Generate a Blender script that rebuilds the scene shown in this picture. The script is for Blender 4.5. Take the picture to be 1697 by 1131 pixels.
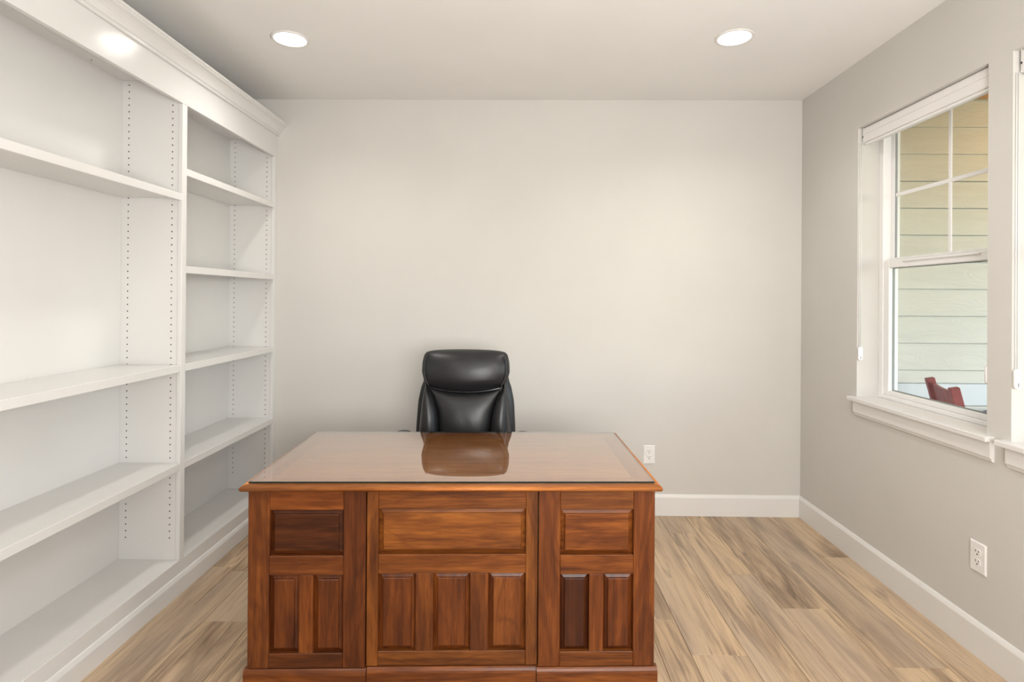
import bpy, bmesh, math, random
from mathutils import Vector, Matrix
random.seed(7)
for o in list(bpy.data.objects): bpy.data.objects.remove(o, do_unlink=True)
S = bpy.context.scene
COL = S.collection
PI = math.pi

# ------------------------------------------------------------------ camera
YAW, PITCH, ROLL, F_PX, CY_PX, CAM_Z = .01412, .00226, .00686, 924.07, 492.03, 1.4258
ex = Vector((math.cos(YAW), math.sin(YAW), 0)); ey = Vector((-math.sin(YAW), math.cos(YAW), 0)); ez = Vector((0, 0, 1))
fw = ey*math.cos(PITCH) + ez*math.sin(PITCH); up0 = -ey*math.sin(PITCH) + ez*math.cos(PITCH)
rt = ex*math.cos(ROLL) + up0*math.sin(ROLL); up = -ex*math.sin(ROLL) + up0*math.cos(ROLL)
cd = bpy.data.cameras.new('camera'); cam = bpy.data.objects.new('camera', cd); COL.objects.link(cam)
M = Matrix.Identity(4)
for i in range(3):
    M[i][0] = rt[i]; M[i][1] = up[i]; M[i][2] = -fw[i]
M[2][3] = CAM_Z
cam.matrix_world = M
cd.sensor_width = 36; cd.sensor_fit = 'HORIZONTAL'; cd.lens = F_PX/1697*36
cd.shift_y = (CY_PX-565.5)/1697; cd.clip_start = .02
S.camera = cam

# ------------------------------------------------------------------ world, lamps, exposure
w = bpy.data.worlds.new('sky'); S.world = w; w.use_nodes = True
nt = w.node_tree; bg = nt.nodes['Background']
sky = nt.nodes.new('ShaderNodeTexSky'); sky.sky_type = 'NISHITA'; sky.sun_disc = False
sky.sun_elevation = math.radians(48); sky.sun_rotation = math.radians(150); sky.air_density = 1.0; sky.dust_density = 1.0; sky.ozone_density = 1.0
nt.links.new(sky.outputs[0], bg.inputs[0]); bg.inputs[1].default_value = .76
def area(name, loc, target, sx, sy, power, col):
    l = bpy.data.lights.new(name, 'AREA'); l.shape = 'RECTANGLE'; l.size = sx; l.size_y = sy; l.energy = power; l.color = col
    o = bpy.data.objects.new(name, l); COL.objects.link(o); o.location = loc
    o.rotation_euler = (Vector(target)-Vector(loc)).to_track_quat('-Z', 'Y').to_euler()
    return o
area('rear_fill_light', (.25, -1.15, 1.6), (-.3, 3.2, 1.3), 1.5, 1.6, 13, (1, .985, .965))  # added fill light behind the camera; no hall opening is modelled
area('side_fill_light', (1.80, .62, 1.70), (-1.6, 1.8, 1.5), .80, 1.25, 19, (1, .985, .97))  # added fill from the right, out of view; there is no window here
area('ceiling_fill_uplight', (.6, -.45, 1.35), (.2, 1.6, 2.74), 1.4, 1.0, 90, (1, .985, .965))  # added uplight to brighten the ceiling, not a fixture of the room
CAN_STRENGTH = 9
CAN_SPOT = 44
S.view_settings.view_transform = 'Standard'; S.view_settings.look = 'None'
S.view_settings.exposure = 0.0; S.view_settings.gamma = 1.0; S.view_settings.use_curve_mapping = False

# ------------------------------------------------------------------ helpers
class NT:
    def __init__(s, name):
        s.m = bpy.data.materials.new(name); s.m.use_nodes = True; s.t = s.m.node_tree
        s.b = s.t.nodes['Principled BSDF']; s.out = s.t.nodes['Material Output']
    def n(s, typ, **kw):
        x = s.t.nodes.new('ShaderNode'+typ)
        for k, v in kw.items():
            if k in x.inputs: x.inputs[k].default_value = v
            else: setattr(x, k, v)
        return x
    def l(s, a, b): s.t.links.new(a, b)
    def math(s, op, a, b=None):
        x = s.t.nodes.new('ShaderNodeMath'); x.operation = op
        for i, v in enumerate((a, b)):
            if v is None: continue
            if isinstance(v, (int, float)): x.inputs[i].default_value = v
            else: s.l(v, x.inputs[i])
        return x.outputs[0]
    def ramp(s, fac, stops):
        r = s.t.nodes.new('ShaderNodeValToRGB'); e = r.color_ramp.elements
        while len(e) < len(stops): e.new(.5)
        for el, (p, c) in zip(e, stops): el.position = p; el.color = (*c, 1)
        s.l(fac, r.inputs[0]); return r.outputs[0]
    def mix(s, fac, a, b, blend='MIX'):
        x = s.t.nodes.new('ShaderNodeMix'); x.data_type = 'RGBA'; x.blend_type = blend
        for i, v in ((0, fac), (6, a), (7, b)):
            if isinstance(v, (int, float)): x.inputs[i].default_value = v
            elif isinstance(v, tuple): x.inputs[i].default_value = (*v, 1)
            else: s.l(v, x.inputs[i])
        return x.outputs[2]
    def mapping(s, vec, scale, loc=None):
        x = s.t.nodes.new('ShaderNodeMapping'); s.l(vec, x.inputs[0]); x.inputs['Scale'].default_value = scale
        if loc is not None: s.l(loc, x.inputs['Location'])
        return x.outputs[0]
    def bump(s, h, strength, dist=.01):
        x = s.t.nodes.new('ShaderNodeBump'); x.inputs['Strength'].default_value = strength; x.inputs['Distance'].default_value = dist
        s.l(h, x.inputs['Height']); s.l(x.outputs[0], s.b.inputs['Normal'])
    def objco(s): return s.t.nodes.new('ShaderNodeTexCoord').outputs['Object']
    def rnd(s): return s.t.nodes.new('ShaderNodeObjectInfo')
def paint(name, col, rough=.5, var=.03, bump=.0, scale=3, spec=.5):
    k = NT(name); c = k.objco()
    nz = k.n('TexNoise', Scale=scale, Detail=3.0); k.l(c, nz.inputs['Vector'])
    a = tuple(x*(1-var) for x in col); b = tuple(min(1, x*(1+var)) for x in col)
    k.l(k.ramp(nz.outputs[0], [(.3, a), (.7, b)]), k.b.inputs['Base Color'])
    k.b.inputs['Roughness'].default_value = rough; k.b.inputs['Specular IOR Level'].default_value = spec
    if bump:
        n2 = k.n('TexNoise', Scale=260.0, Detail=2.0); k.l(c, n2.inputs['Vector']); k.bump(n2.outputs[0], bump, .002)
    return k.m
def simple(name, col, rough=.5, metal=0.):
    k = NT(name); c = k.objco(); nz = k.n('TexNoise', Scale=18.0, Detail=2.0); k.l(c, nz.inputs['Vector'])
    k.l(k.ramp(nz.outputs[0], [(.3, tuple(x*.95 for x in col)), (.7, tuple(min(1, x*1.05) for x in col))]), k.b.inputs['Base Color'])
    k.b.inputs['Roughness'].default_value = rough; k.b.inputs['Metallic'].default_value = metal
    return k.m

def plank_mat():
    k = NT('laminate_oak'); c = k.objco(); oi = k.rnd(); r = oi.outputs['Random']
    off = k.n('CombineXYZ'); k.l(k.math('MULTIPLY', r, 37.), off.inputs[0]); k.l(k.math('MULTIPLY', r, 91.), off.inputs[1]); off = off.outputs[0]
    p1 = k.mapping(c, (7., .8, 1), off)
    n1 = k.n('TexNoise', Scale=1.0, Detail=6.0, Roughness=.6, Distortion=1.1); k.l(p1, n1.inputs['Vector'])
    col = k.ramp(n1.outputs[0], [(.32, (.22, .148, .095)), (.44, (.42, .30, .195)), (.54, (.60, .435, .278)), (.70, (.72, .545, .355))])
    p2 = k.mapping(c, (48., 1.6, 1), off)
    n2 = k.n('TexNoise', Scale=1.0, Detail=5.0, Roughness=.65, Distortion=.5); k.l(p2, n2.inputs['Vector'])
    col = k.mix(.55, col, k.ramp(n2.outputs[0], [(.36, (.36, .33, .31)), (.52, (1, 1, 1))]), 'MULTIPLY')
    # dark mineral streaks
    p3 = k.mapping(c, (20., 1.3, 1), off)
    n3 = k.n('TexNoise', Scale=1.0, Detail=4.0, Roughness=.55, Distortion=2.2); k.l(p3, n3.inputs['Vector'])
    col = k.mix(k.ramp(n3.outputs[0], [(.56, (0, 0, 0)), (.68, (.85, .85, .85))]), col, (.20, .142, .10))
    p4 = k.mapping(c, (3., .5, 1), off)
    n4 = k.n('TexNoise', Scale=1.0, Detail=2.0); k.l(p4, n4.inputs['Vector'])
    col = k.mix(k.ramp(n4.outputs[0], [(.42, (0, 0, 0)), (.62, (.55, .55, .55))]), col, (.44, .345, .262))
    col = k.mix(1., col, k.ramp(r, [(0, (.86, .85, .85)), (.5, (1, .99, .97)), (1, (1.0, .97, .92))]), 'MULTIPLY')
    k.l(col, k.b.inputs['Base Color']); k.b.inputs['Roughness'].default_value = .42; k.b.inputs['Specular IOR Level'].default_value = .4
    k.bump(n2.outputs[0], .12, .002)
    return k.m

def desk_wood(name, axis, top=False):
    """stained hardwood, grain along the given axis (0=x, 1=y, 2=z); object colour tints each board"""
    k = NT(name); c = k.objco(); oi = k.rnd(); r = oi.outputs['Random']
    off = k.n('CombineXYZ'); k.l(k.math('MULTIPLY', r, 53.), off.inputs[0]); k.l(k.math('MULTIPLY', r, 17.), off.inputs[1]); k.l(k.math('MULTIPLY', r, 71.), off.inputs[2]); off = off.outputs[0]
    def sc(a, b): return tuple(b if i == axis else a for i in range(3))
    n0 = k.n('TexNoise', Scale=1.0, Detail=2.0, Distortion=.7); k.l(k.mapping(c, sc(7., 1.5), off), n0.inputs['Vector'])
    rings = k.math('SINE', k.math('MULTIPLY', n0.outputs[0], 62.))
    rings = k.math('POWER', k.math('MULTIPLY', k.math('ADD', rings, 1.), .5), 2.2)
    n1 = k.n('TexNoise', Scale=1.0, Detail=6.0, Roughness=.65, Distortion=.35); k.l(k.mapping(c, sc(34., 2.2), off), n1.inputs['Vector'])
    n2 = k.n('TexNoise', Scale=1.0, Detail=3.0, Roughness=.6); k.l(k.mapping(c, sc(330., 14.), off), n2.inputs['Vector'])
    if top: base = k.ramp(n1.outputs[0], [(.28, (.42, .155, .042)), (.45, (.56, .225, .066)), (.58, (.64, .275, .085)), (.76, (.72, .33, .11))])
    else: base = k.ramp(n1.outputs[0], [(.30, (.052, .0130, .0038)), (.45, (.118, .0335, .0070)), (.58, (.175, .0525, .0105)), (.74, (.238, .080, .0165))])
    base = k.mix(k.math('MULTIPLY', rings, .25 if top else .36), base, (.34, .12, .035) if top else (.062, .0155, .0045))
    base = k.mix(.6, base, k.ramp(n2.outputs[0], [(.36, (.52, .46, .40)), (.50, (1, 1, 1))]), 'MULTIPLY')
    # broad dark figure and the odd knot
    n3 = k.n('TexNoise', Scale=1.0, Detail=2.0, Distortion=1.2); k.l(k.mapping(c, sc(9., 2.6), off), n3.inputs['Vector'])
    if not top: base = k.mix(k.ramp(n3.outputs[0], [(.56, (0, 0, 0)), (.76, (.45, .45, .45))]), base, (.045, .011, .004))
    base = k.mix(1., base, oi.outputs['Color'], 'MULTIPLY')
    k.l(base, k.b.inputs['Base Color']); k.b.inputs['Roughness'].default_value = .40; k.b.inputs['Specular IOR Level'].default_value = .28
    k.b.inputs['Coat Weight'].default_value = .10; k.b.inputs['Coat Roughness'].default_value = .2
    k.bump(n2.outputs[0], .05, .001)
    return k.m

def thin_glass(name, tint=(1, 1, 1), ior=1.5, gain=1.0):
    k = NT(name); k.t.nodes.remove(k.b)
    tr = k.n('BsdfTransparent'); tr.inputs[0].default_value = (*tint, 1)
    gl = k.n('BsdfGlossy'); gl.inputs['Roughness'].default_value = 0.0
    fr = k.n('Fresnel'); fr.inputs[0].default_value = ior
    geo = k.n('NewGeometry')
    f = k.math('MULTIPLY', fr.outputs[0], k.math('SUBTRACT', 1., geo.outputs['Backfacing']))
    f = k.math('MINIMUM', k.math('MULTIPLY', f, gain), 1.)
    mx = k.n('MixShader'); k.l(f, mx.inputs[0]); k.l(tr.outputs[0], mx.inputs[1]); k.l(gl.outputs[0], mx.inputs[2])
    k.l(mx.outputs[0], k.out.inputs[0]); return k.m

def leather_mat():
    k = NT('black_leather'); c = k.objco()
    n1 = k.n('TexNoise', Scale=6.0, Detail=3.0, Distortion=.5); k.l(c, n1.inputs['Vector'])
    v = k.n('TexVoronoi', Scale=240.0); k.l(c, v.inputs['Vector'])
    h = k.math('ADD', k.math('MULTIPLY', n1.outputs[0], 1.0), k.math('MULTIPLY', v.outputs['Distance'], .08))
    k.l(k.ramp(n1.outputs[0], [(.3, (.010, .0102, .0112)), (.7, (.017, .0172, .0185))]), k.b.inputs['Base Color'])
    k.b.inputs['Roughness'].default_value = .37; k.b.inputs['Specular IOR Level'].default_value = .5
    k.bump(h, .16, .012); return k.m

def siding_mat():
    k = NT('painted_lap_siding'); c = k.objco(); r = k.rnd().outputs['Random']
    off = k.n('CombineXYZ'); k.l(k.math('MULTIPLY', r, 40.), off.inputs[0]); k.l(k.math('MULTIPLY', r, 23.), off.inputs[2]); off = off.outputs[0]
    n0 = k.n('TexNoise', Scale=1.0, Detail=1.0, Distortion=1.0); k.l(k.mapping(c, (2.2, 1, 12.), off), n0.inputs['Vector'])
    rings = k.math('SINE', k.math('MULTIPLY', n0.outputs[0], 70.))
    k.l(k.ramp(n0.outputs[0], [(.3, (.64, .62, .53)), (.7, (.68, .66, .565))]), k.b.inputs['Base Color'])
    k.b.inputs['Roughness'].default_value = .6; k.bump(rings, .22, .002); return k.m

def cedar_mat(name, a, b):
    k = NT(name); c = k.objco(); r = k.rnd().outputs['Random']
    off = k.n('CombineXYZ'); k.l(k.math('MULTIPLY', r, 40.), off.inputs[0]); off = off.outputs[0]
    n = k.n('TexNoise', Scale=1.0, Detail=5.0, Distortion=.6); k.l(k.mapping(c, (2., 30., 20.), off), n.inputs['Vector'])
    k.l(k.ramp(n.outputs[0], [(.3, a), (.7, b)]), k.b.inputs['Base Color']); k.b.inputs['Roughness'].default_value = .5
    return k.m

WALL = paint('greige_wall_paint', (.600, .580, .544), .75, .02, .12, 2.0, .3)
CEIL = paint('ceiling_paint', (.80, .79, .765), .85, .02, .10, 2.0, .2)
TRIM = paint('white_trim_paint', (.735, .72, .695), .32, .015)
CASE = paint('white_cabinet_paint', (.685, .675, .655), .17, .012)
VINYL = paint('white_vinyl', (.80, .79, .77), .35, .01)
SHADE = paint('white_shade_fabric', (.78, .76, .74), .6, .02)
PLASTIC = simple('white_plastic', (.80, .79, .77), .35)
SLOT = simple('dark_slot', (.02, .018, .016), .6)
HOLE_SHADE = simple('pin_hole_painted_shade', (.03, .027, .024), .8)  # near-black colour stands in for the shade inside drilled holes
PLANK = plank_mat()
WX, WY, WZ = desk_wood('stained_walnut_grain_x', 0), desk_wood('stained_walnut_grain_y', 1), desk_wood('stained_walnut_grain_z', 2)
TOPX, TOPY = desk_wood('desktop_walnut_grain_x', 0, True), desk_wood('desktop_walnut_grain_y', 1, True)
GLASS = thin_glass('desk_glass', (.98, .985, .975), 1.5, 2.75)
GEDGE = simple('glass_cut_edge', (.012, .022, .018), .15)
PANE = thin_glass('window_glass', (.96, .975, .965), 1.45)
LEATHER = leather_mat()
NYLON = simple('black_nylon', (.015, .015, .016), .45)
CHROME = simple('steel', (.6, .6, .62), .25, 1.)
BRASS = simple('aged_brass', (.45, .30, .12), .35, 1.)
SIDING = siding_mat()
BAND = paint('white_exterior_trim', (.70, .73, .72), .55, .02)
CEDAR = cedar_mat('cedar_boards', (.64, .29, .09), (.82, .44, .16))
REDWOOD = cedar_mat('red_stained_wood', (.26, .040, .036), (.38, .070, .062))
CONC = paint('porch_concrete', (.36, .35, .33), .85, .08, 0, 6.)
LAWN = paint('lawn', (.10, .16, .05), .9, .3, 0, 9.)
IRON = simple('dark_metal', (.03, .03, .035), .45)
def lens_mat():
    k = NT('lit_lens'); k.b.inputs['Base Color'].default_value = (.9, .9, .88, 1)
    k.b.inputs['Emission Color'].default_value = (1, .95, .88, 1); k.b.inputs['Emission Strength'].default_value = CAN_STRENGTH
    return k.m
LENS = lens_mat()

class MB:
    def __init__(s): s.bm = bmesh.new()
    def box(s, x0, x1, y0, y1, z0, z1, bev=0, seg=1):
        t = bmesh.new(); bmesh.ops.create_cube(t, size=1)
        for v in t.verts: v.co = Vector(((x0+x1)/2+v.co.x*(x1-x0), (y0+y1)/2+v.co.y*(y1-y0), (z0+z1)/2+v.co.z*(z1-z0)))
        if bev: bmesh.ops.bevel(t, geom=t.edges[:], offset=bev, segments=seg, affect='EDGES', profile=.5)
        s.merge(t); return s
    def merge(s, t):
        mp = {}
        for v in t.verts: mp[v] = s.bm.verts.new(v.co)
        for f in t.faces:
            try: nf = s.bm.faces.new([mp[v] for v in f.verts]); nf.smooth = f.smooth; nf.material_index = f.material_index
            except ValueError: pass
        t.free()
    def prism(s, pts, axis, a, b, smooth=False):
        """extrude a closed 2D profile along an axis; pts are the other two coordinates in x,y,z order"""
        def mk(p, t):
            q = list(p); q.insert(axis, t); return Vector(q)
        A = [s.bm.verts.new(mk(p, a)) for p in pts]; B = [s.bm.verts.new(mk(p, b)) for p in pts]
        n = len(pts); s.bm.faces.new(A); s.bm.faces.new(B[::-1])
        for i in range(n):
            f = s.bm.faces.new([A[i], B[i], B[(i+1) % n], A[(i+1) % n]]); f.smooth = smooth
        return s
    def lathe(s, prof, c=(0, 0, 0), seg=24, smooth=True):
        rings = []
        for r, z in prof:
            rings.append([s.bm.verts.new((c[0]+r*math.cos(2*PI*i/seg), c[1]+r*math.sin(2*PI*i/seg), c[2]+z)) for i in range(seg)])
        for a, b in zip(rings, rings[1:]):
            for i in range(seg):
                f = s.bm.faces.new([a[i], a[(i+1) % seg], b[(i+1) % seg], b[i]]); f.smooth = smooth
        s.bm.faces.new(rings[0][::-1]); s.bm.faces.new(rings[-1]); return s
    def tube(s, pts, r, seg=8):
        pts = [Vector(p) for p in pts]; rings = []
        for i, p in enumerate(pts):
            d = (pts[min(i+1, len(pts)-1)]-pts[max(i-1, 0)]).normalized()
            u = d.cross(Vector((0, 0, 1))); u = u.normalized() if u.length > 1e-3 else Vector((1, 0, 0)); v = d.cross(u)
            rr = r[i] if isinstance(r, (list, tuple)) else r
            rings.append([s.bm.verts.new(p+(u*math.cos(2*PI*k/seg)+v*math.sin(2*PI*k/seg))*rr) for k in range(seg)])
        for a, b in zip(rings, rings[1:]):
            for i in range(seg):
                f = s.bm.faces.new([a[i], a[(i+1) % seg], b[(i+1) % seg], b[i]]); f.smooth = True
        s.bm.faces.new(rings[0][::-1]); s.bm.faces.new(rings[-1]); return s
    def beam(s, a, b, wd, th, ref=(0, 0, 1), bev=.003):
        a, b = Vector(a), Vector(b); d = (b-a).normalized(); u = d.cross(Vector(ref)).normalized(); v = u.cross(d)
        t = bmesh.new(); bmesh.ops.create_cube(t, size=1)
        L = (b-a).length
        for q in t.verts: q.co = Vector((q.co.x*wd, q.co.y*th, q.co.z*L))
        if bev: bmesh.ops.bevel(t, geom=t.edges[:], offset=bev, segments=1, affect='EDGES')
        for q in t.verts: q.co = (a+b)/2+u*q.co.x+v*q.co.y+d*q.co.z
        s.merge(t); return s
    def build(s, name, mat, parent=None, label=None, cat=None, group=None, kind=None, center=True):
        bmesh.ops.recalc_face_normals(s.bm, faces=s.bm.faces[:])
        me = bpy.data.meshes.new(name); c = Vector((0, 0, 0))
        if center and s.bm.verts:
            lo = Vector([min(v.co[i] for v in s.bm.verts) for i in range(3)]); hi = Vector([max(v.co[i] for v in s.bm.verts) for i in range(3)])
            c = (lo+hi)/2
            for v in s.bm.verts: v.co -= c
        s.bm.to_mesh(me); s.bm.free()
        for m in (mat if isinstance(mat, (list, tuple)) else [mat]): me.materials.append(m)
        o = bpy.data.objects.new(name, me); COL.objects.link(o); o.location = c
        if parent: o.parent = parent
        tag(o, label, cat, group, kind); return o
def tag(o, label=None, cat=None, group=None, kind=None):
    for k, v in (('label', label), ('category', cat), ('group', group), ('kind', kind)):
        if v: o[k] = v
    return o
def empty(name, loc, label, cat, rz=0, group=None):
    o = bpy.data.objects.new(name, None); COL.objects.link(o); o.location = loc; o.rotation_euler = (0, 0, rz); o.empty_display_size = .1
    return tag(o, label, cat, group)
def box(name, dims, mat, parent=None, bev=0, seg=1, **kw): return MB().box(*dims, bev, seg).build(name, mat, parent, **kw)
def sub(o, par):
    """make o a child of par, keeping both in the same (thing-local) coordinates"""
    o.location = o.location-par.location; o.parent = par; return o

# ------------------------------------------------------------------ room shell
ZB, XR, XL, YF, H = 3.695, 1.851, -1.945, -1.45, 2.74
W1A, W1B = 2.234, 3.087          # far window opening
W2A, W2B = 1.271, 2.124          # near window opening
WZ0, WZ1 = .877, 2.370
XO = 2.055
fl = box('floor', (XL-.1, XO, YF-.1, ZB+.1, -.10, -.012), CONC, kind='structure', label='wood plank floor of mixed width tan boards')
rows = [-1.94, -1.715, -1.49, -1.376, -1.16, -.985, -.870, -.645, -.470, -.345, -.120, .050, .175, .400, .573, .697, .921, 1.093, 1.217, 1.440, 1.672, 1.850]
joints = {1: [2.917], 3: [2.428], 14: [2.493], 15: [2.248], 16: [3.411], 17: [2.911], 18: [2.597], 19: [2.19], 20: [3.119]}
for i, (xa, xb) in enumerate(zip(rows, rows[1:])):
    ys = set(joints.get(i, [random.uniform(1.9, 3.4)]))
    y = min(ys)
    while y > YF: y -= 1.52; ys.add(max(y, YF))
    y = max(joints.get(i, [max(ys)]))
    if y+1.52 < ZB: ys.add(y+1.52)
    ys = sorted(ys | {YF, ZB})
    for a, b in zip(ys, ys[1:]):
        if b-a < .01: continue
        g = .0007; c = .0012
        m = MB(); bm = m.bm
        lo = [bm.verts.new((x, y, -.012)) for x, y in ((xa+g, a+g), (xb-g, a+g), (xb-g, b-g), (xa+g, b-g))]
        mi = [bm.verts.new((v.co.x, v.co.y, -c)) for v in lo]
        hi = [bm.verts.new((x, y, 0)) for x, y in ((xa+g+c, a+g+c), (xb-g-c, a+g+c), (xb-g-c, b-g-c), (xa+g+c, b-g-c))]
        for p, q in ((lo, mi), (mi, hi)):
            for k in range(4): bm.faces.new([p[k], p[(k+1) % 4], q[(k+1) % 4], q[k]])
        bm.faces.new(hi); bm.faces.new(lo[::-1])
        sub(m.build('plank', PLANK), fl)
box('ceiling', (XL-.1, XO, YF-.1, ZB+.1, H, H+.12), CEIL, kind='structure', label='smooth off white ceiling with recessed lights')
box('wall_back', (XL-.1, XO, ZB, ZB+.12, -.1, H+.1), WALL, kind='structure', label='blank greige wall behind the desk')
box('wall_left', (XL-.1, XL, YF, ZB, -.1, H+.1), WALL, kind='structure', label='wall behind the white bookcase')
box('wall_front', (XL-.1, XO, YF-.1, YF, -.1, H+.1), WALL, kind='structure', label='wall behind the photographer')
m = MB()
m.box(XR, XO, YF, W2A, -.1, H+.1).box(XR, XO, W2B, W1A, -.1, H+.1).box(XR, XO, W1B, ZB, -.1, H+.1)
for a, b in ((W1A, W1B), (W2A, W2B)): m.box(XR, XO, a, b, -.1, WZ0).box(XR, XO, a, b, WZ1, H+.1)
m.build('wall_right', WALL, kind='structure', label='greige wall with two windows')
def base_prof(t=.014, h=.139): return [(0, 0), (t, 0), (t, h-.020), (t-.002, h-.014), (t-.008, h-.002), (t-.0105, h), (0, h)]
MB().prism([(ZB-a, b) for a, b in base_prof()], 0, -1.6, XR).build('baseboard_back', TRIM, kind='structure')
MB().prism([(XR-a, b) for a, b in base_prof()], 1, YF, ZB-.0005).build('baseboard_right', TRIM, kind='structure')

# ------------------------------------------------------------------ windows (right wall)
def window(idx, ya, yb, label):
    z0, z1 = WZ0+.020, WZ1
    f = MB()
    XA, XB = 1.968, 2.052
    fw_ = .034
    f.box(XA, XB, ya, ya+fw_, z0, z1, .002).box(XA, XB, yb-fw_, yb, z0, z1, .002)
    f.box(XA, XB, ya+fw_, yb-fw_, z0, z0+.022, .002).box(XA, XB, ya+fw_, yb-fw_, z1-.014, z1, .002)
    fr = f.build('window_%d' % idx, VINYL, kind='structure', label=label)
    ia, ib = ya+fw_, yb-fw_
    zm0, zm1 = 1.600, 1.640      # meeting rail
    # lower sash, inner track
    x0, x1, st = 1.974, 2.004, .042
    s = MB().box(x0, x1, ia, ia+st, z0+.022, zm1, .003).box(x0, x1, ib-st, ib, z0+.022, zm1, .003)
    s.box(x0, x1, ia+st, ib-st, z0+.022, .944, .003).box(x0, x1, ia+st, ib-st, zm0, zm1, .003)
    s.box(x0-.008, x0+.002, ia+.15, ib-.15, zm1-.012, zm1-.004, .002)
    sub(s.build('lower_sash', VINYL), fr)
    sub(box('pane', (1.989, 1.9925, ia+st-.004, ib-st+.004, .940, zm0+.004), PANE), fr)
    g = MB()
    for a, b in ((ia+st, ia+st+.004), (ib-st-.004, ib-st)): g.box(1.993, 2.003, a, b, .944, zm0)
    g.box(1.993, 2.003, ia+st+.004, ib-st-.004, .944, .948).box(1.993, 2.003, ia+st+.004, ib-st-.004, zm0-.004, zm0)
    sub(g.build('glass_spacer', simple('grey_spacer', (.25, .26, .26), .5)), fr)
    # upper sash, outer track
    x0, x1, st = 2.010, 2.040, .030
    s = MB().box(x0, x1, ia, ia+st, zm0, z1-.014, .003).box(x0, x1, ib-st, ib, zm0, z1-.014, .003)
    s.box(x0, x1, ia+st, ib-st, zm0, 1.656, .003).box(x0, x1, ia+st, ib-st, z1-.034, z1-.014, .003)
    sub(s.build('upper_sash', VINYL), fr)
    sub(box('pane', (2.022, 2.0255, ia+st-.004, ib-st+.004, 1.652, z1-.030), PANE), fr)
    g = MB()
    for a, b in ((ia+st, ia+st+.004), (ib-st-.004, ib-st)): g.box(2.012, 2.022, a, b, 1.656, z1-.034)
    sub(g.build('glass_spacer', simple('grey_spacer_upper', (.25, .26, .26), .5)), fr)
    yc = (ya+yb)/2-.016
    sub(box('muntin', (2.013, 2.021, yc-.010, yc+.010, 1.656, z1-.034, ), VINYL, bev=.003), fr)
    sub(box('muntin', (2.0135, 2.0205, ia+st, ib-st, 1.982, 2.003), VINYL, bev=.003), fr)
    # stool and apron
    p = [(1.969, .8775), (1.969, .8970), (1.819, .8970), (1.8155, .8935), (1.8155, .8775)]
    stl = MB().prism([(a, b) for a, b in [(1.851, .8772), (1.851, .8969), (1.819, .8969), (1.8155, .8935), (1.8155, .8772)]], 1, ya-.034, yb+.034)
    stl.box(1.8505, 1.968, ya, yb, .8772, .8969)
    st_ = stl.build('trim_%d' % (2*idx-1), TRIM, kind='structure', label='white window stool under window %d' % idx)
    ap = [(1.851, .877), (1.833, .877), (1.833, .815), (1.838, .812), (1.841, .800), (1.846, .797), (1.851, .797)]
    MB().prism(ap, 1, ya-.036, yb+.006).build('trim_%d' % (2*idx), TRIM, kind='structure', label='white apron board below the window stool')
    return fr
window(1, W1A, W1B, 'double hung window with white grille, fully visible')
window(2, W2A, W2B, 'double hung window cut off by the right edge')

def roller_shade(ya, yb, label):
    t = empty('roller_shade', (XR, (ya+yb)/2, WZ1), label, 'roller shade', group='roller shades on the window wall')
    def pp(o): return sub(o, t)
    a, b = ya+.012, yb-.010
    x0 = XR+.018
    prof = [(x0+.008, 2.368), (x0+.002, 2.364), (x0, 2.356), (x0, 2.331), (x0+.003, 2.3295), (x0+.003, 2.327), (x0, 2.3255), (x0, 2.290), (x0+.004, 2.286), (x0+.062, 2.286), (x0+.062, 2.368)]
    pp(MB().prism(prof, 1, a+.004, b-.004).build('cassette', SHADE))
    for s in (a, b-.004): pp(box('end_cap', (x0+.001, x0+.063, s, s+.004, 2.284, 2.369), PLASTIC, bev=.001))
    pp(box('hem_bar', (x0+.006, x0+.022, a+.010, b-.010, 2.2725, 2.2858), VINYL, bev=.003))
    pp(MB().tube([(x0-.0005, b-.006, 2.322), (x0-.0005, b-.006, 2.314)], .003, 6).build('cassette_screw', SLOT))
    for s, yy in ((1, b), (-1, a)):
        yj = yb if s > 0 else ya
        yk = yj-s*.007
        ch = MB()
        for xx in (XR+.0075, XR+.0165): ch.tube([(xx, yk, 1.150), (xx, yk, 1.7), (xx, yk, 2.2845)], .0016, 6)
        pp(ch.build('chain', PLASTIC))
        # tensioner: rounded pill standing off the jamb
        tm = MB(); seg = 20; pts = []
        for k in range(seg):
            an = 2*PI*k/seg; r = .0125; cz = .0255 if math.sin(an) >= 0 else -.0255
            pts.append((XR+.0125+r*math.cos(an), 1.134+cz+r*math.sin(an)))
        pt0 = [tm.bm.verts.new((x, yj-s*.0005, z)) for x, z in pts]; 
        pt1 = [tm.bm.verts.new((x, yj-s*.013, z)) for x, z in pts]
        pt2 = [tm.bm.verts.new((XR+.0125+(x-XR-.0125)*.8, yj-s*.0155, 1.134+(z-1.134)*.93)) for x, z in pts]
        for p, q in ((pt0, pt1), (pt1, pt2)):
            for k in range(seg): tm.bm.faces.new([p[k], p[(k+1) % seg], q[(k+1) % seg], q[k]]).smooth = True
        tm.bm.faces.new(pt0); tm.bm.faces.new(pt2)
        te = pp(tm.build('chain_tensioner', PLASTIC))
        sl = box('slot', (XR+.011, XR+.0135, min(yj-s*.0154, yj-s*.0160), max(yj-s*.0154, yj-s*.0160), 1.105, 1.120), SLOT)
        sl.location = sl.location-Vector(t.location)-te.location; sl.parent = te
    return t
roller_shade(W1A, W1B, 'white rolled up roller shade in the whole far window')
roller_shade(W2A, W2B, 'white rolled up roller shade in the cut off near window')

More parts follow.
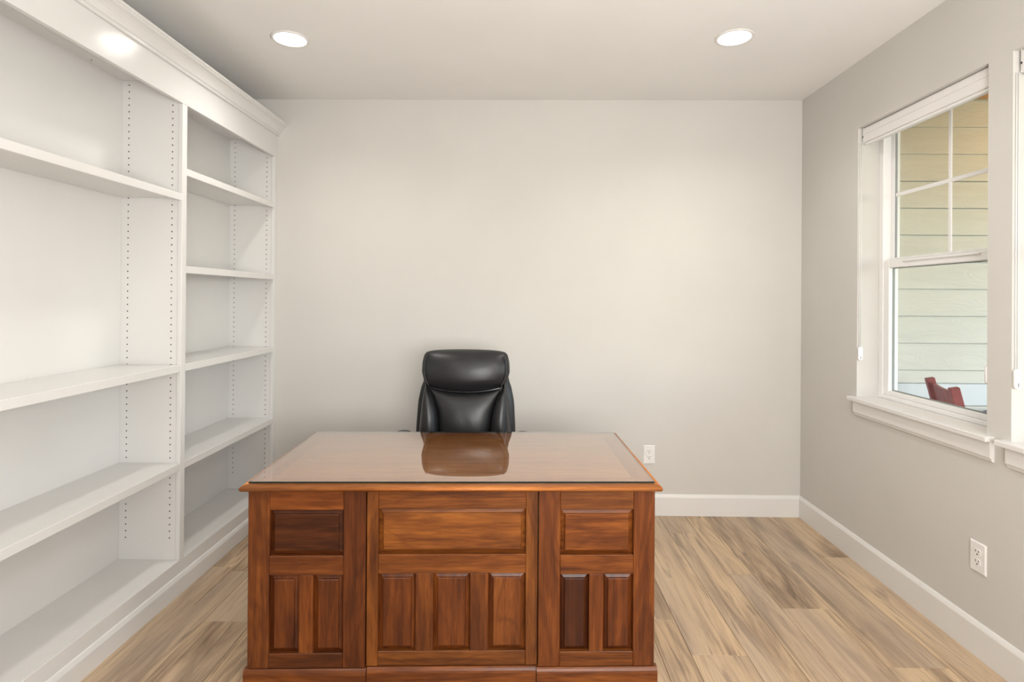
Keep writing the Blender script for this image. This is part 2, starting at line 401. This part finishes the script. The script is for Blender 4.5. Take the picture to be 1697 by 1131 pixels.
# ------------------------------------------------------------------ recessed lights
def downlight(x, y, label):
    t = empty('recessed_downlight', (x, y, H), label, 'ceiling light', group='recessed ceiling downlights')
    MB().lathe([(.0805, -.0003), (.094, -.0003), (.0935, -.003), (.089, -.0055), (.0815, -.0065), (.0785, -.0045), (.0785, -.0003)], seg=48).build('trim_ring', TRIM, t, center=False)
    MB().lathe([(.0780, -.0004), (.0780, -.0030), (.06, -.0034), (.03, -.0036)], seg=40).build('lens', LENS, t, center=False)
    l = bpy.data.lights.new('downlight_beam', 'SPOT'); l.energy = CAN_SPOT; l.color = (1, .97, .925); l.spot_size = math.radians(150); l.spot_blend = 1.0; l.shadow_soft_size = .07
    lo = bpy.data.objects.new('downlight_beam', l); COL.objects.link(lo); lo.parent = t; lo.location = (0, 0, -.012)
downlight(-1.180, 2.824, 'lit round ceiling downlight nearest the white bookcase')
downlight(1.066, 2.806, 'lit round ceiling downlight nearest the window wall')
downlight(-1.180, .55, 'lit round ceiling downlight behind camera, bookcase side')
downlight(1.066, .55, 'lit round ceiling downlight behind camera, window side')

# ------------------------------------------------------------------ built-in bookcase
XF, XBK = -1.622, -1.921
YE, YD0, YD1, YS0 = ZB, 2.650, 2.687, .90
bk = empty('built_in_bookcase', (XF, 2.3, 0), 'tall white built-in bookcase with crown and open shelves along left wall', 'bookcase')
def bp(o): return sub(o, bk)
T = .020
YEP = 3.655
bp(box('back_panel', (XBK-.012, XBK, YS0+.01, YD0+.018, .10, 2.50), CASE))
bp(box('back_panel', (XBK-.012, XBK, YD0+.0185, YE-.001, .10, 2.50), CASE))
bp(box('divider', (XBK, XF-T, YD0+.006, YD1-.006, .140, 2.46), CASE, bev=.0006))
bp(box('end_panel', (XBK, XF-T, YEP, YE-.001, .0, 2.46), CASE, bev=.0006))
bp(box('end_panel', (XBK, XF-T, YS0, YS0+.022, .0, 2.46), CASE, bev=.0006))
for y0, y1 in ((YD0, YD1), (3.650, YE-.001), (YS0, YS0+.038)):
    bp(box('stile', (XF-T, XF, y0, y1, .159, 2.3495), CASE, bev=.0012))
bp(box('top_fascia', (XF-T, XF, YS0, YE-.001, 2.350, 2.560), CASE, bev=.0012))
bp(box('bottom_rail', (XF-T, XF, YS0, YE-.001, .020, .158), CASE, bev=.0012))
bp(box('top_panel', (XBK, XF-T, YS0+.022, YD0+.006, 2.460, 2.480), CASE))
bp(box('top_panel', (XBK, XF-T, YD1-.006, YEP, 2.460, 2.480), CASE))
for ya, yb, zs in ((YS0+.022, YD0+.006, (1.882, 1.059, .587)), (YD1-.006, YEP, (2.010, 1.536, 1.059, .587))):
    fa, fb = (YS0+.038, YD0) if ya < 2 else (YD1, 3.650)
    bp(box('bottom_deck', (XBK, XF-T-.0005, ya, yb, .138, .1575), CASE, bev=.0005))
    for z in zs:
        m = MB().box(XBK+.001, XF-T, ya+.001, yb-.001, z+.014, z+.035)
        m.prism([(XF-T, z), (XF-.0025, z), (XF-.001, z+.0015), (XF-.001, z+.0335), (XF-.0025, z+.035), (XF-T, z+.035)], 1, fa+.0006, fb-.0006)
        bp(m.build('shelf', CASE))
m = MB()
crown = [(XF, 2.494), (XF+.010, 2.494), (XF+.012, 2.497), (XF+.012, 2.505), (XF+.015, 2.508), (XF+.018, 2.509), (XF+.0195, 2.513),
         (XF+.021, 2.520), (XF+.027, 2.531), (XF+.036, 2.541), (XF+.046, 2.549), (XF+.056, 2.553), (XF+.060, 2.555), (XF+.060, 2.559), (XF+.067, 2.563), (XF+.067, 2.574), (XF-.03, 2.574), (XF-.03, 2.562), (XF, 2.562)]
bp(MB().prism(crown, 1, YS0, YE-.001).build('crown_molding', CASE))
bsm = [(XF, .001), (XF+.012, .001), (XF+.012, .074), (XF+.0105, .079), (XF+.006, .090), (XF+.003, .094), (XF, .095)]
bp(MB().prism(bsm, 1, YS0, ZB-.015).build('base_molding', CASE))
def pin_hole_discs(panel_y, face):  # thin dark discs in place of drilled holes, their shade painted in
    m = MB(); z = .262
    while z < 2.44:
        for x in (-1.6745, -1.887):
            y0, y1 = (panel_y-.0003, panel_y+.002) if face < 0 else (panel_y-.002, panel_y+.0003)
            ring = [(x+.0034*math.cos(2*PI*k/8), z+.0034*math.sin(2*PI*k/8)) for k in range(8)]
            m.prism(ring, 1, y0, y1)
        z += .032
    return m.build('pin_hole_shade_discs', HOLE_SHADE, kind='stuff')
bp(pin_hole_discs(YD0+.006, -1)); bp(pin_hole_discs(YEP, -1)); bp(pin_hole_discs(YD1-.006, 1))
for y in (2.42, 3.173): bp(MB().lathe([(.003, 2.4585), (.003, 2.4605)], (-1.888, y, 0), 8, False).build('screw_hole', SLOT))

# ------------------------------------------------------------------ desk
DZ = Vector((-.248, 2.335, 0)); DR = math.radians(2.05)
dk = empty('executive_desk', DZ, 'carved panel walnut pedestal desk with glass covered top in the room centre', 'desk', DR)
def dp(name, d, mat, tint=(1, 1, 1), bev=.0020, parent=None, **kw):
    o = box(name, d, mat, None, bev, **kw); o.color = (*tint, 1)
    if parent is None: o.parent = dk
    else: sub(o, parent); 
    return o
DC = .004
LF = -.362
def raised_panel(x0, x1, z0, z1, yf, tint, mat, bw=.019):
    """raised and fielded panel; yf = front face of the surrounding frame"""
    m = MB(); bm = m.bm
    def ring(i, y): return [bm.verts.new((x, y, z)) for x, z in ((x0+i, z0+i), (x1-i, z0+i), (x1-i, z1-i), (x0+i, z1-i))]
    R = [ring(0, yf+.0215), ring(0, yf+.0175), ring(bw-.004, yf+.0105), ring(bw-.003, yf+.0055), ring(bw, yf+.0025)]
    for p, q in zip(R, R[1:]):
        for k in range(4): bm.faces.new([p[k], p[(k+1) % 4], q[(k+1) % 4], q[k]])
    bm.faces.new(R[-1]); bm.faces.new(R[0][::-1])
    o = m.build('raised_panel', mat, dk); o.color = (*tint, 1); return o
def frame_front(x0, x1, xs0, xs1, yf, lows, tints):
    """framed front: stiles, three rails, mullions, one wide panel above narrow ones"""
    t = iter(tints)
    y1 = yf+.022
    Z = (.116, .168, .443, .511, .673, .7445)
    dp('stile', (x0, xs0, yf, y1, Z[0], Z[5]), WZ, next(t)); dp('stile', (xs1, x1, yf, y1, Z[0], Z[5]), WZ, next(t))
    dp('rail', (xs0, xs1, yf+.0006, y1, Z[4], Z[5]), WX, next(t)); dp('rail', (xs0, xs1, yf+.0006, y1, Z[2], Z[3]), WX, next(t)); dp('rail', (xs0, xs1, yf+.0006, y1, Z[0], Z[1]), WX, next(t))
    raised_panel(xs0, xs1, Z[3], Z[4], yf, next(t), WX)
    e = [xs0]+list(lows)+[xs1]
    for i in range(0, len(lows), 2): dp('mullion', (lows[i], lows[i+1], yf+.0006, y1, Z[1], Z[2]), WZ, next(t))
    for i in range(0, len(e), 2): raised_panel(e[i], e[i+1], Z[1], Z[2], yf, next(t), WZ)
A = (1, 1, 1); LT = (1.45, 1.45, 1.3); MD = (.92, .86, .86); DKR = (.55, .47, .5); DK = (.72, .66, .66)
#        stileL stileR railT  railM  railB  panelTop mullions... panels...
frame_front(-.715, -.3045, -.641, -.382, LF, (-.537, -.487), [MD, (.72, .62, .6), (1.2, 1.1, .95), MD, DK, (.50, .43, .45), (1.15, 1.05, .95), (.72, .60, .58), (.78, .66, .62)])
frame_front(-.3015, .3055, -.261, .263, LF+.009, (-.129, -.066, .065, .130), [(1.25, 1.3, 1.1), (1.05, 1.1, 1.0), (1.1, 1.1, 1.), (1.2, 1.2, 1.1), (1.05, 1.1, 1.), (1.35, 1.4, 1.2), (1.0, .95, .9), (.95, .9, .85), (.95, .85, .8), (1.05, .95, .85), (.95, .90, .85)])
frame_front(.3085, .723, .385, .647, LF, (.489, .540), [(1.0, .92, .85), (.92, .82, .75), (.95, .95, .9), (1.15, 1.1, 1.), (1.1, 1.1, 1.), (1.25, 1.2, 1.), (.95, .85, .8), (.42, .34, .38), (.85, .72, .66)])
# plinth with eased top edge
def plinth(x0, x1, yf):
    pr = [(yf, .0015), (yf, .097), (yf+.002, .104), (yf+.006, .111), (yf+.010, .1145), (yf+.030, .1145), (yf+.030, .0015)]
    o = MB().prism(pr, 0, x0, x1).build('plinth', WX, dk); o.color = (1.2, 1.15, 1.05, 1); return o
plinth(-.725, -.2985, LF-.010); plinth(-.2965, .3015, LF-.003); plinth(.3035, .733, LF-.010)
# carcass
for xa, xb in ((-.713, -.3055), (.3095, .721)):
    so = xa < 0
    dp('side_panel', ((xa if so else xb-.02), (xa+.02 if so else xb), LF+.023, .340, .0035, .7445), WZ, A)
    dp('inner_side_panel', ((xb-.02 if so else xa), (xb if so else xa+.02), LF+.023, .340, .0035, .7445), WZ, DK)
    dp('pedestal_bottom', (xa+.021, xb-.021, LF+.031, .338, .09, .108), WX, DK)
    for z0, z1 in ((.125, .40), (.408, .57), (.578, .735)):
        d = dp('drawer', (xa+.024, xb-.024, .320, .341, z0, z1), WX, A)
        kx = (xa+xb)/2
        kn = MB().tube([(kx, .3405, (z0+z1)/2), (kx, .348, (z0+z1)/2), (kx, .356, (z0+z1)/2), (kx, .362, (z0+z1)/2)], [.006, .006, .014, .011], 12).build('knob', BRASS)
        kn.location = kn.location-d.location; kn.parent = d
d = dp('centre_drawer', (-.303, .307, .300, .320, .650, .7445), WX, A)
kn = MB().tube([(.002, .3195, .70), (.002, .328, .70), (.002, .336, .70), (.002, .342, .70)], [.006, .006, .014, .011], 12).build('knob', BRASS); kn.location = kn.location-d.location; kn.parent = d
# little hinge clips under the top
for x in (-.406, .404):
    m = MB().box(x-.012, x+.012, LF-.004, LF-.0005, .7405, .7455, .0005).box(x-.004, x+.004, LF-.006, LF-.0045, .7415, .7465, .0005)
    m.build('clip', BRASS, dk, label='tiny brass clip')
# desktop: breadboard frame around a field, bullnose edge
nose = [(0, .7455), (.016, .7455), (.0235, .7470), (.0275, .7510), (.0288, .7560), (.0275, .7608), (.0235, .7650), (.0175, .7678), (.010, .7690), (0, .7690)]
TX, TY = .7095, .3655           # where the nosing starts
def top_strip(n, pts, tint):
    """mitred border board: pts = 4 plan corners; extruded slab"""
m = MB().box(-TX+.06+DC, TX-.06+DC, -TY+.0605, TY-.0605, .7465, .7690, .0004); o = m.build('desktop_field', TOPX, dk); o.color = (1, 1, 1, 1)
def border(kind):
    m = MB(); bm = m.bm
    prof = [(-.0595, .7465)] + nose + [(-.0595, .7690)]
    A_, B_ = [], []
    for d, z in prof:
        if kind[0] == 'y':
            s = 1 if kind[1] == '+' else -1
            A_.append(bm.verts.new((DC-TX-d, s*(TY+d), z))); B_.append(bm.verts.new((DC+TX+d, s*(TY+d), z)))
        else:
            s = 1 if kind[1] == '+' else -1
            A_.append(bm.verts.new((DC+s*(TX+d), -TY-d, z))); B_.append(bm.verts.new((DC+s*(TX+d), TY+d, z)))
    n = len(prof)
    bm.faces.new(A_); bm.faces.new(B_[::-1])
    for i in range(n):
        f = bm.faces.new([A_[i], B_[i], B_[(i+1) % n], A_[(i+1) % n]]); f.smooth = 0 < i < n-2
    o = m.build('desktop_border', TOPX if kind[0] == 'y' else TOPY, dk); o.color = (.80, .66, .52, 1)
for k in ('y-', 'y+', 'x-', 'x+'): border(k)
# glass sheet: lies on the desk
gs = MB(); gs.box(-.716, .716, -.3665, .3665, .7694, .7752)
gs.bm.normal_update()
for f in gs.bm.faces: f.material_index = 1 if abs(f.normal.z) < .5 else 0
gl = gs.build('glass_top', [GLASS, GEDGE], None, 'clear glass sheet covering the wooden desktop', 'glass')
ctr = Vector(gl.location); gl.rotation_euler = (0, 0, DR)
gl.location = DZ + Matrix.Rotation(DR, 3, 'Z') @ (ctr+Vector((DC, 0, 0)))

# ------------------------------------------------------------------ office chair
CHX, CHY = -.302, 3.15
ch = empty('office_chair', (CHX, 2.98, 0), 'black padded leather executive office chair behind the desk', 'office chair', 0)
def lerp_tab(tab, z):
    tab = sorted(tab)
    if z <= tab[0][0]: return tab[0][1]
    for (a, va), (b, vb) in zip(tab, tab[1:]):
        if z <= b:
            t = (z-a)/(b-a); t = t*t*(3-2*t)*.35+t*.65
            return va+(vb-va)*t
    return tab[-1][1]
def lean(z): return (CHY-2.98)+(z-1.0)*.10
def pillow(name, left, right, ztop, zbot, front, back, y0, mat=LEATHER, nu=28, nv=26, pw=2.6, parent=None, corner=.05, wr=0, label=None):
    """closed cushion: left/right are tables (z, x); ztop/zbot functions of s in -1..1; front/back bulge in metres"""
    m = MB(); bm = m.bm; F, Bk = [], []
    for j in range(nv+1):
        tv = -math.cos(PI*j/nv); rowF, rowB = [], []
        for i in range(nu+1):
            s = -math.cos(PI*i/nu)
            zt, zb = ztop(s), zbot(s); z = zb+(zt-zb)*(tv+1)/2
            xl, xr = lerp_tab(left, z), lerp_tab(right, z); xm, hw = (xl+xr)/2, (xr-xl)/2
            k = 1-corner*(abs(tv)**10)*(1 if True else 0)
            x = xm+hw*s*(1-(1-k)*abs(s)**4)
            prof = max(0, (1-abs(s)**pw))**.5*max(0, (1-abs(tv)**pw))**.5
            edge = i in (0, nu) or j in (0, nv)
            wv = wr*math.sin(9*x/.1+4*z/.1)*prof*.3
            yb_ = lean(z)+y0
            vf = bm.verts.new((x, yb_-front*prof-wv, z)); rowF.append(vf)
            rowB.append(vf if edge else bm.verts.new((x, yb_+back*prof, z)))
        F.append(rowF); Bk.append(rowB)
    for G in (F, Bk):
        for j in range(nv):
            for i in range(nu):
                q = [G[j][i], G[j][i+1], G[j+1][i+1], G[j+1][i]]
                if G is Bk and all(a is b for a, b in zip(q, [F[j][i], F[j][i+1], F[j+1][i+1], F[j+1][i]])): continue
                try: bm.faces.new(q).smooth = True
                except ValueError: pass
    return m.build(name, mat, parent or ch, label)
shellL = [(.45, -.262), (.55, -.280), (.674, -.282), (.824, -.275), (.90, -.262), (.959, -.243), (1.02, -.232), (1.09, -.225)]
pillow('back_shell', shellL, [(z, -x) for z, x in shellL], lambda s: 1.095-.01*s*s, lambda s: .45, .045, .06, .040, pw=5)
ccl = [(.45, -.175), (.52, -.160), (.60, -.146), (.674, -.143), (.76, -.150), (.80, -.158), (.86, -.178), (.916, -.208), (.95, -.215)]
pillow('back_cushion', ccl, [(z, -x) for z, x in ccl], lambda s: .915-.022*(1-s*s), lambda s: .45, .062, .03, -.008, pw=3.2, wr=.0012)
for sgn in (-1, 1):
    inn = [(z, abs(x)-.003) for z, x in ccl]
    out = [(.45, .235), (.55, .250), (.674, .256), (.824, .244), (.90, .232), (.945, .222), (.97, .215)]
    if sgn > 0: L_, R_ = inn, out
    else: L_, R_ = [(z, -x) for z, x in out], [(z, -x) for z, x in inn]
    zt = (lambda s: .948+.016*s) if sgn > 0 else (lambda s: .948-.016*s)
    pillow('side_bolster', L_, R_, zt, lambda s: .45, .085, .03, -.004, pw=2.4, wr=.001, nu=16)
    seam = [(sgn*(lerp_tab(out, z)-.002), lean(z)-.012, z) for z in [.46+.0495*i for i in range(11)]]
    MB().tube(seam, .0035, 6).build('piping', LEATHER, ch, center=False)
hl = [(.89, -.205), (.927, -.218), (.96, -.236), (1.01, -.248), (1.06, -.246), (1.10, -.238), (1.14, -.230)]
pillow('headrest', hl, [(z, -x) for z, x in hl], lambda s: 1.134-.010*abs(s)**2.2-.006*abs(s)**8, lambda s: .897+.030*abs(s)**2.2, .090, .045, -.010, pw=2.3, corner=.06, wr=.001)
MB().tube([(-(lerp_tab([(z, -x) for z, x in hl], z)-.020), lean(z)-.050, z) for z in [.925+.0185*i for i in range(11)]], .0022, 6).build('piping', LEATHER, ch, center=False)
MB().tube([(lerp_tab([(z, -x) for z, x in hl], z)-.022+.006*math.sin((z-.93)*14), lean(z)-.052, z) for z in [.925+.0185*i for i in range(11)]], .003, 6).build('piping', LEATHER, ch, center=False)
# seat, arms, gas lift and star base
def cushion_box(name, x0, x1, y0, y1, z0, z1, bev, mat=LEATHER):
    o = MB().box(x0, x1, y0, y1, z0, z1, bev, 5); 
    for f in o.bm.faces: f.smooth = True
    return o.build(name, mat, ch)
cushion_box('seat_cushion', -.255, .255, -.36, .17, .415, .525, .045)
cushion_box('seat_pan', -.20, .20, -.28, .15, .385, .416, .008, NYLON)
for s in (-1, 1):
    c_ = s*.322
    pts = [(s*.245, .10, .43), (s*.30, .10, .46), (c_, .09, .53), (c_, .07, .62), (c_, .02, .680), (c_, -.03, .694), (c_, -.10, .690), (c_, -.17, .66), (c_, -.21, .60), (c_, -.20, .52), (s*.30, -.18, .46), (s*.245, -.17, .43)]
    MB().tube(pts, .016, 10).build('arm_frame', NYLON, ch, center=False)
    pd = MB()
    P_ = [(c_, .06, .690), (c_, .03, .6975), (c_, -.03, .7005), (c_, -.10, .697), (c_, -.17, .672)]
    for a, b in zip(P_, P_[1:]): pass
    t_ = bmesh.new(); rings = []
    for (x, y, z) in P_:
        rings.append([t_.verts.new((x+.034*math.cos(2*PI*k/16), y, z+.011*math.sin(2*PI*k/16))) for k in range(16)])
    for a, b in zip(rings, rings[1:]):
        for k in range(16): t_.faces.new([a[k], a[(k+1) % 16], b[(k+1) % 16], b[k]]).smooth = True
    t_.faces.new(rings[0]); t_.faces.new(rings[-1]); pd.merge(t_)
    pd.build('arm_pad', LEATHER, ch)
MB().lathe([(.04, .10), (.04, .22), (.026, .23), (.026, .386)], seg=20).build('gas_lift', NYLON, ch, center=False)
for k in range(5):
    a = 2*PI*k/5+.3; c, s = math.cos(a), math.sin(a)
    lg = MB().beam((c*.03, s*.03, .115), (c*.29, s*.29, .080), .045, .03, (0, 0, 1), .006).build('base_leg', NYLON, ch)
    cs = MB()
    for q in (-1, 1):
        cx, cy = c*.29-s*q*.016, s*.29+c*q*.016
        cs.tube([(cx+s*.009, cy-c*.009, .0285), (cx-s*.009, cy+c*.009, .0285)], .028, 16)
    cs.tube([(c*.29, s*.29, .0285), (c*.29, s*.29, .07)], .008, 8)
    sub(cs.build('caster', NYLON), lg)
    
# ------------------------------------------------------------------ outlets
def outlet(loc, rz, label):
    t = empty('wall_outlet', loc, label, 'outlet', rz, 'duplex wall outlets')
    # plate faces -y in local space, back at y = 0
    pr = MB(); bm = pr.bm
    def ring(i, y): return [bm.verts.new((x, y, z)) for x, z in ((-.0385+i, -.0605+i), (.0385-i, -.0605+i), (.0385-i, .0605-i), (-.0385+i, .0605-i))]
    R = [ring(0, 0), ring(0, -.0025), ring(.0035, -.006)]
    for p, q in zip(R, R[1:]):
        for k in range(4): bm.faces.new([p[k], p[(k+1) % 4], q[(k+1) % 4], q[k]])
    bm.faces.new(R[-1]); bm.faces.new(R[0][::-1])
    pr.build('cover_plate', PLASTIC, t)
    for zc in (.0195, -.0195):
        m = MB(); seg = 20; pts = []
        for k in range(seg):
            a = 2*PI*k/seg; pts.append((max(-.0165, min(.0165, .0175*math.cos(a))), zc+max(-.0140, min(.0140, .0175*math.sin(a)))))
        m.prism(pts, 1, -.0075, -.0055)
        r = m.build('receptacle', PLASTIC, t)
        s = MB()
        s.box(-.0085, -.0060, -.0079, -.0072, zc+.000, zc+.010).box(.0060, .0085, -.0079, -.0072, zc+.001, zc+.009)
        s.prism([(.0032*math.cos(2*PI*k/10), zc-.0075+.0032*math.sin(2*PI*k/10)) for k in range(10)], 1, -.0079, -.0072)
        sub(s.build('slots', SLOT), r)
    MB().prism([(.003*math.cos(2*PI*k/8), .003*math.sin(2*PI*k/8)) for k in range(8)], 1, -.0068, -.0055).build('screw', PLASTIC, t)
outlet((.859, ZB, .399), 0, 'white duplex outlet on the back wall right of the desk')
outlet((XR, 2.269, .396), -PI/2, 'white duplex outlet low on the window wall')

# ------------------------------------------------------------------ porch outside
box('ground', (2.06, 30, -20, 20, -.50, -.30), LAWN, kind='structure', label='lawn beyond the porch')
box('porch_floor', (XO+.001, 5.2, -2.5, 3.66, -.295, -.12), CONC, kind='structure', label='concrete porch floor outside the windows')
YSD = 3.650
wp = box('wall_porch', (XO+.001, 5.2, YSD+.012, YSD+.12, -.12, 2.80), BAND, kind='structure', label='pale lap siding wall seen through the window')
def lap(z, h, gap=.006):
    pr = [(YSD-.010, z), (YSD-.002, z+h-gap), (YSD+.0105, z+h-gap), (YSD+.0105, z)]
    sub(MB().prism(pr, 0, XO+.004, 5.15).build('siding_board', SIDING), wp)
for k in range(11): lap(.980+.1745*k, min(.1745, 2.745-.980-.1745*k), .006 if k < 7 else .0012)
lap(.897, .083)
sub(box('band_board', (XO+.004, 5.15, YSD-.012, YSD+.0115, .752, .890), BAND, bev=.002), wp)
for z in (.577, .403, .228, .054, -.118): lap(z, .1745)
so = box('ceiling_porch', (XO+.001, 4.6, -2.5, YSD+.01, 2.745, 2.80), CEDAR, kind='structure', label='cedar board porch ceiling')
for i in range(18):
    x = XO+.006+i*.14
    sub(box('cedar_board', (x, x+.137, -2.48, YSD-.014, 2.730, 2.7445), CEDAR, bev=.003), so)
box('trim_9', (4.6, 4.75, -2.5, 3.66, 2.50, 2.80), BAND, kind='structure', label='white porch edge beam')

pl = empty('porch_light', (3.35, 3.02, 2.730), 'small warm flush light on the cedar porch ceiling', 'porch light')
MB().lathe([(.085, -.0005), (.085, -.018), (.07, -.022), (.07, -.0005)], seg=28).build('base', IRON, pl, center=False)
gm = NT('warm_lit_glass'); gm.b.inputs['Emission Color'].default_value = (1, .72, .36, 1); gm.b.inputs['Emission Strength'].default_value = 4
MB().lathe([(.068, -.0225), (.066, -.05), (.05, -.075), (.02, -.088)], seg=28).build('glass_dome', gm.m, pl, center=False)
l = bpy.data.lights.new('porch_bulb', 'POINT'); l.energy = 5.5; l.color = (1, .70, .34); l.shadow_soft_size = .06
lo = bpy.data.objects.new('porch_bulb', l); COL.objects.link(lo); lo.parent = pl; lo.location = (0, 0, -.16)
# red rocking chair on the porch
n = Vector((.93, -.365, 0)).normalized(); sd = Vector((-n.y, n.x, 0))
RC = Vector((2.399, 3.2085, 0)); ZF = -.12
rk = empty('rocking_chair', (RC.x+n.x*.3, RC.y+n.y*.3, ZF), 'red stained wooden chair on the porch outside the window', 'chair')
rk0 = Vector(rk.location)
def P(f, s, z): return tuple(RC+n*f+sd*s+Vector((0, 0, z))-rk0)
def rb(name, a, b, wd, th, ref): return MB().beam(P(*a), P(*b), wd, th, ref).build(name, REDWOOD, rk)
for s in (-.205, .205):
    rb('post', (0, s, .962), (.235, s, ZF+.055), .044, .044, tuple(n))
    rb('front_leg', (.66, s, .50), (.68, s, ZF+.055), .044, .044, tuple(n))
    rb('arm', (.10, s*1.1, .505), (.74, s*1.1, .525), .075, .024, (0, 0, 1))
    m = MB(); pts = []
    for k in range(13):
        u = k/12; f = -.12+u*.96; pts.append((f, ZF+.024+.075*((u-.55)/.5)**2))
    for (f0, z0), (f1, z1) in zip(pts, pts[1:]): m.beam(P(f0, s, z0), P(f1, s, z1), .032, .045, (0, 0, 1), 0)
    m.build('runner', REDWOOD, rk)
# curved crest rail between the posts
m = MB(); K = 12
for k in range(K):
    def crest(u): 
        sag = .007*(1-(2*u-1)**2)
        s = -.183+.366*u; return s, .007*(1-(2*u-1)**2), .938-sag
    s0, b0, z0 = crest(k/K); s1, b1, z1 = crest((k+1)/K)
    vs = [m.bm.verts.new(P(f-b_+(.925-z)*.26, s_, z)) for (f, b_, s_, z) in ((.004, b0, s0, z0), (.004, b1, s1, z1), (.004, b1, s1, .800), (.004, b0, s0, .800), (.024, b0, s0, z0), (.024, b1, s1, z1), (.024, b1, s1, .800), (.024, b0, s0, .800))]
    for q in ((0, 1, 2, 3), (7, 6, 5, 4), (0, 4, 5, 1), (2, 6, 7, 3)) + (((0, 3, 7, 4),) if k == 0 else ()) + (((1, 5, 6, 2),) if k == K-1 else ()): m.bm.faces.new([vs[i] for i in q])
bmesh.ops.remove_doubles(m.bm, verts=m.bm.verts[:], dist=.0004)
m.build('crest_rail', REDWOOD, rk)
for k in range(5):
    s = -.14+.07*k; rb('slat', (.052, s, .80), (.150, s, .345), .045, .012, tuple(n))
rb('back_rail', (.142, -.183, .36), (.142, .183, .36), .03, .05, (0, 0, 1))
for k in range(7): rb('seat_slat', (.17+.078*k, -.225, .325), (.17+.078*k, .225, .325), .070, .02, (0, 0, 1))
for f in (.24, .655): rb('stretcher', (f, -.185, .17), (f, .185, .17), .02, .03, (0, 0, 1))
# small dark table beside it
tb = empty('patio_table', (3.03, 3.475, -.12), 'dark round patio table outside, barely showing at the sill', 'table')
MB().lathe([(.13, .830), (.14, .834), (.14, .848), (.132, .852)], seg=36).build('table_top', IRON, tb, center=False)
MB().lathe([(.02, .02), (.02, .83)], seg=12).build('pedestal', IRON, tb, center=False)
MB().lathe([(.12, .001), (.12, .01), (.03, .03)], seg=28).build('base', IRON, tb, center=False)
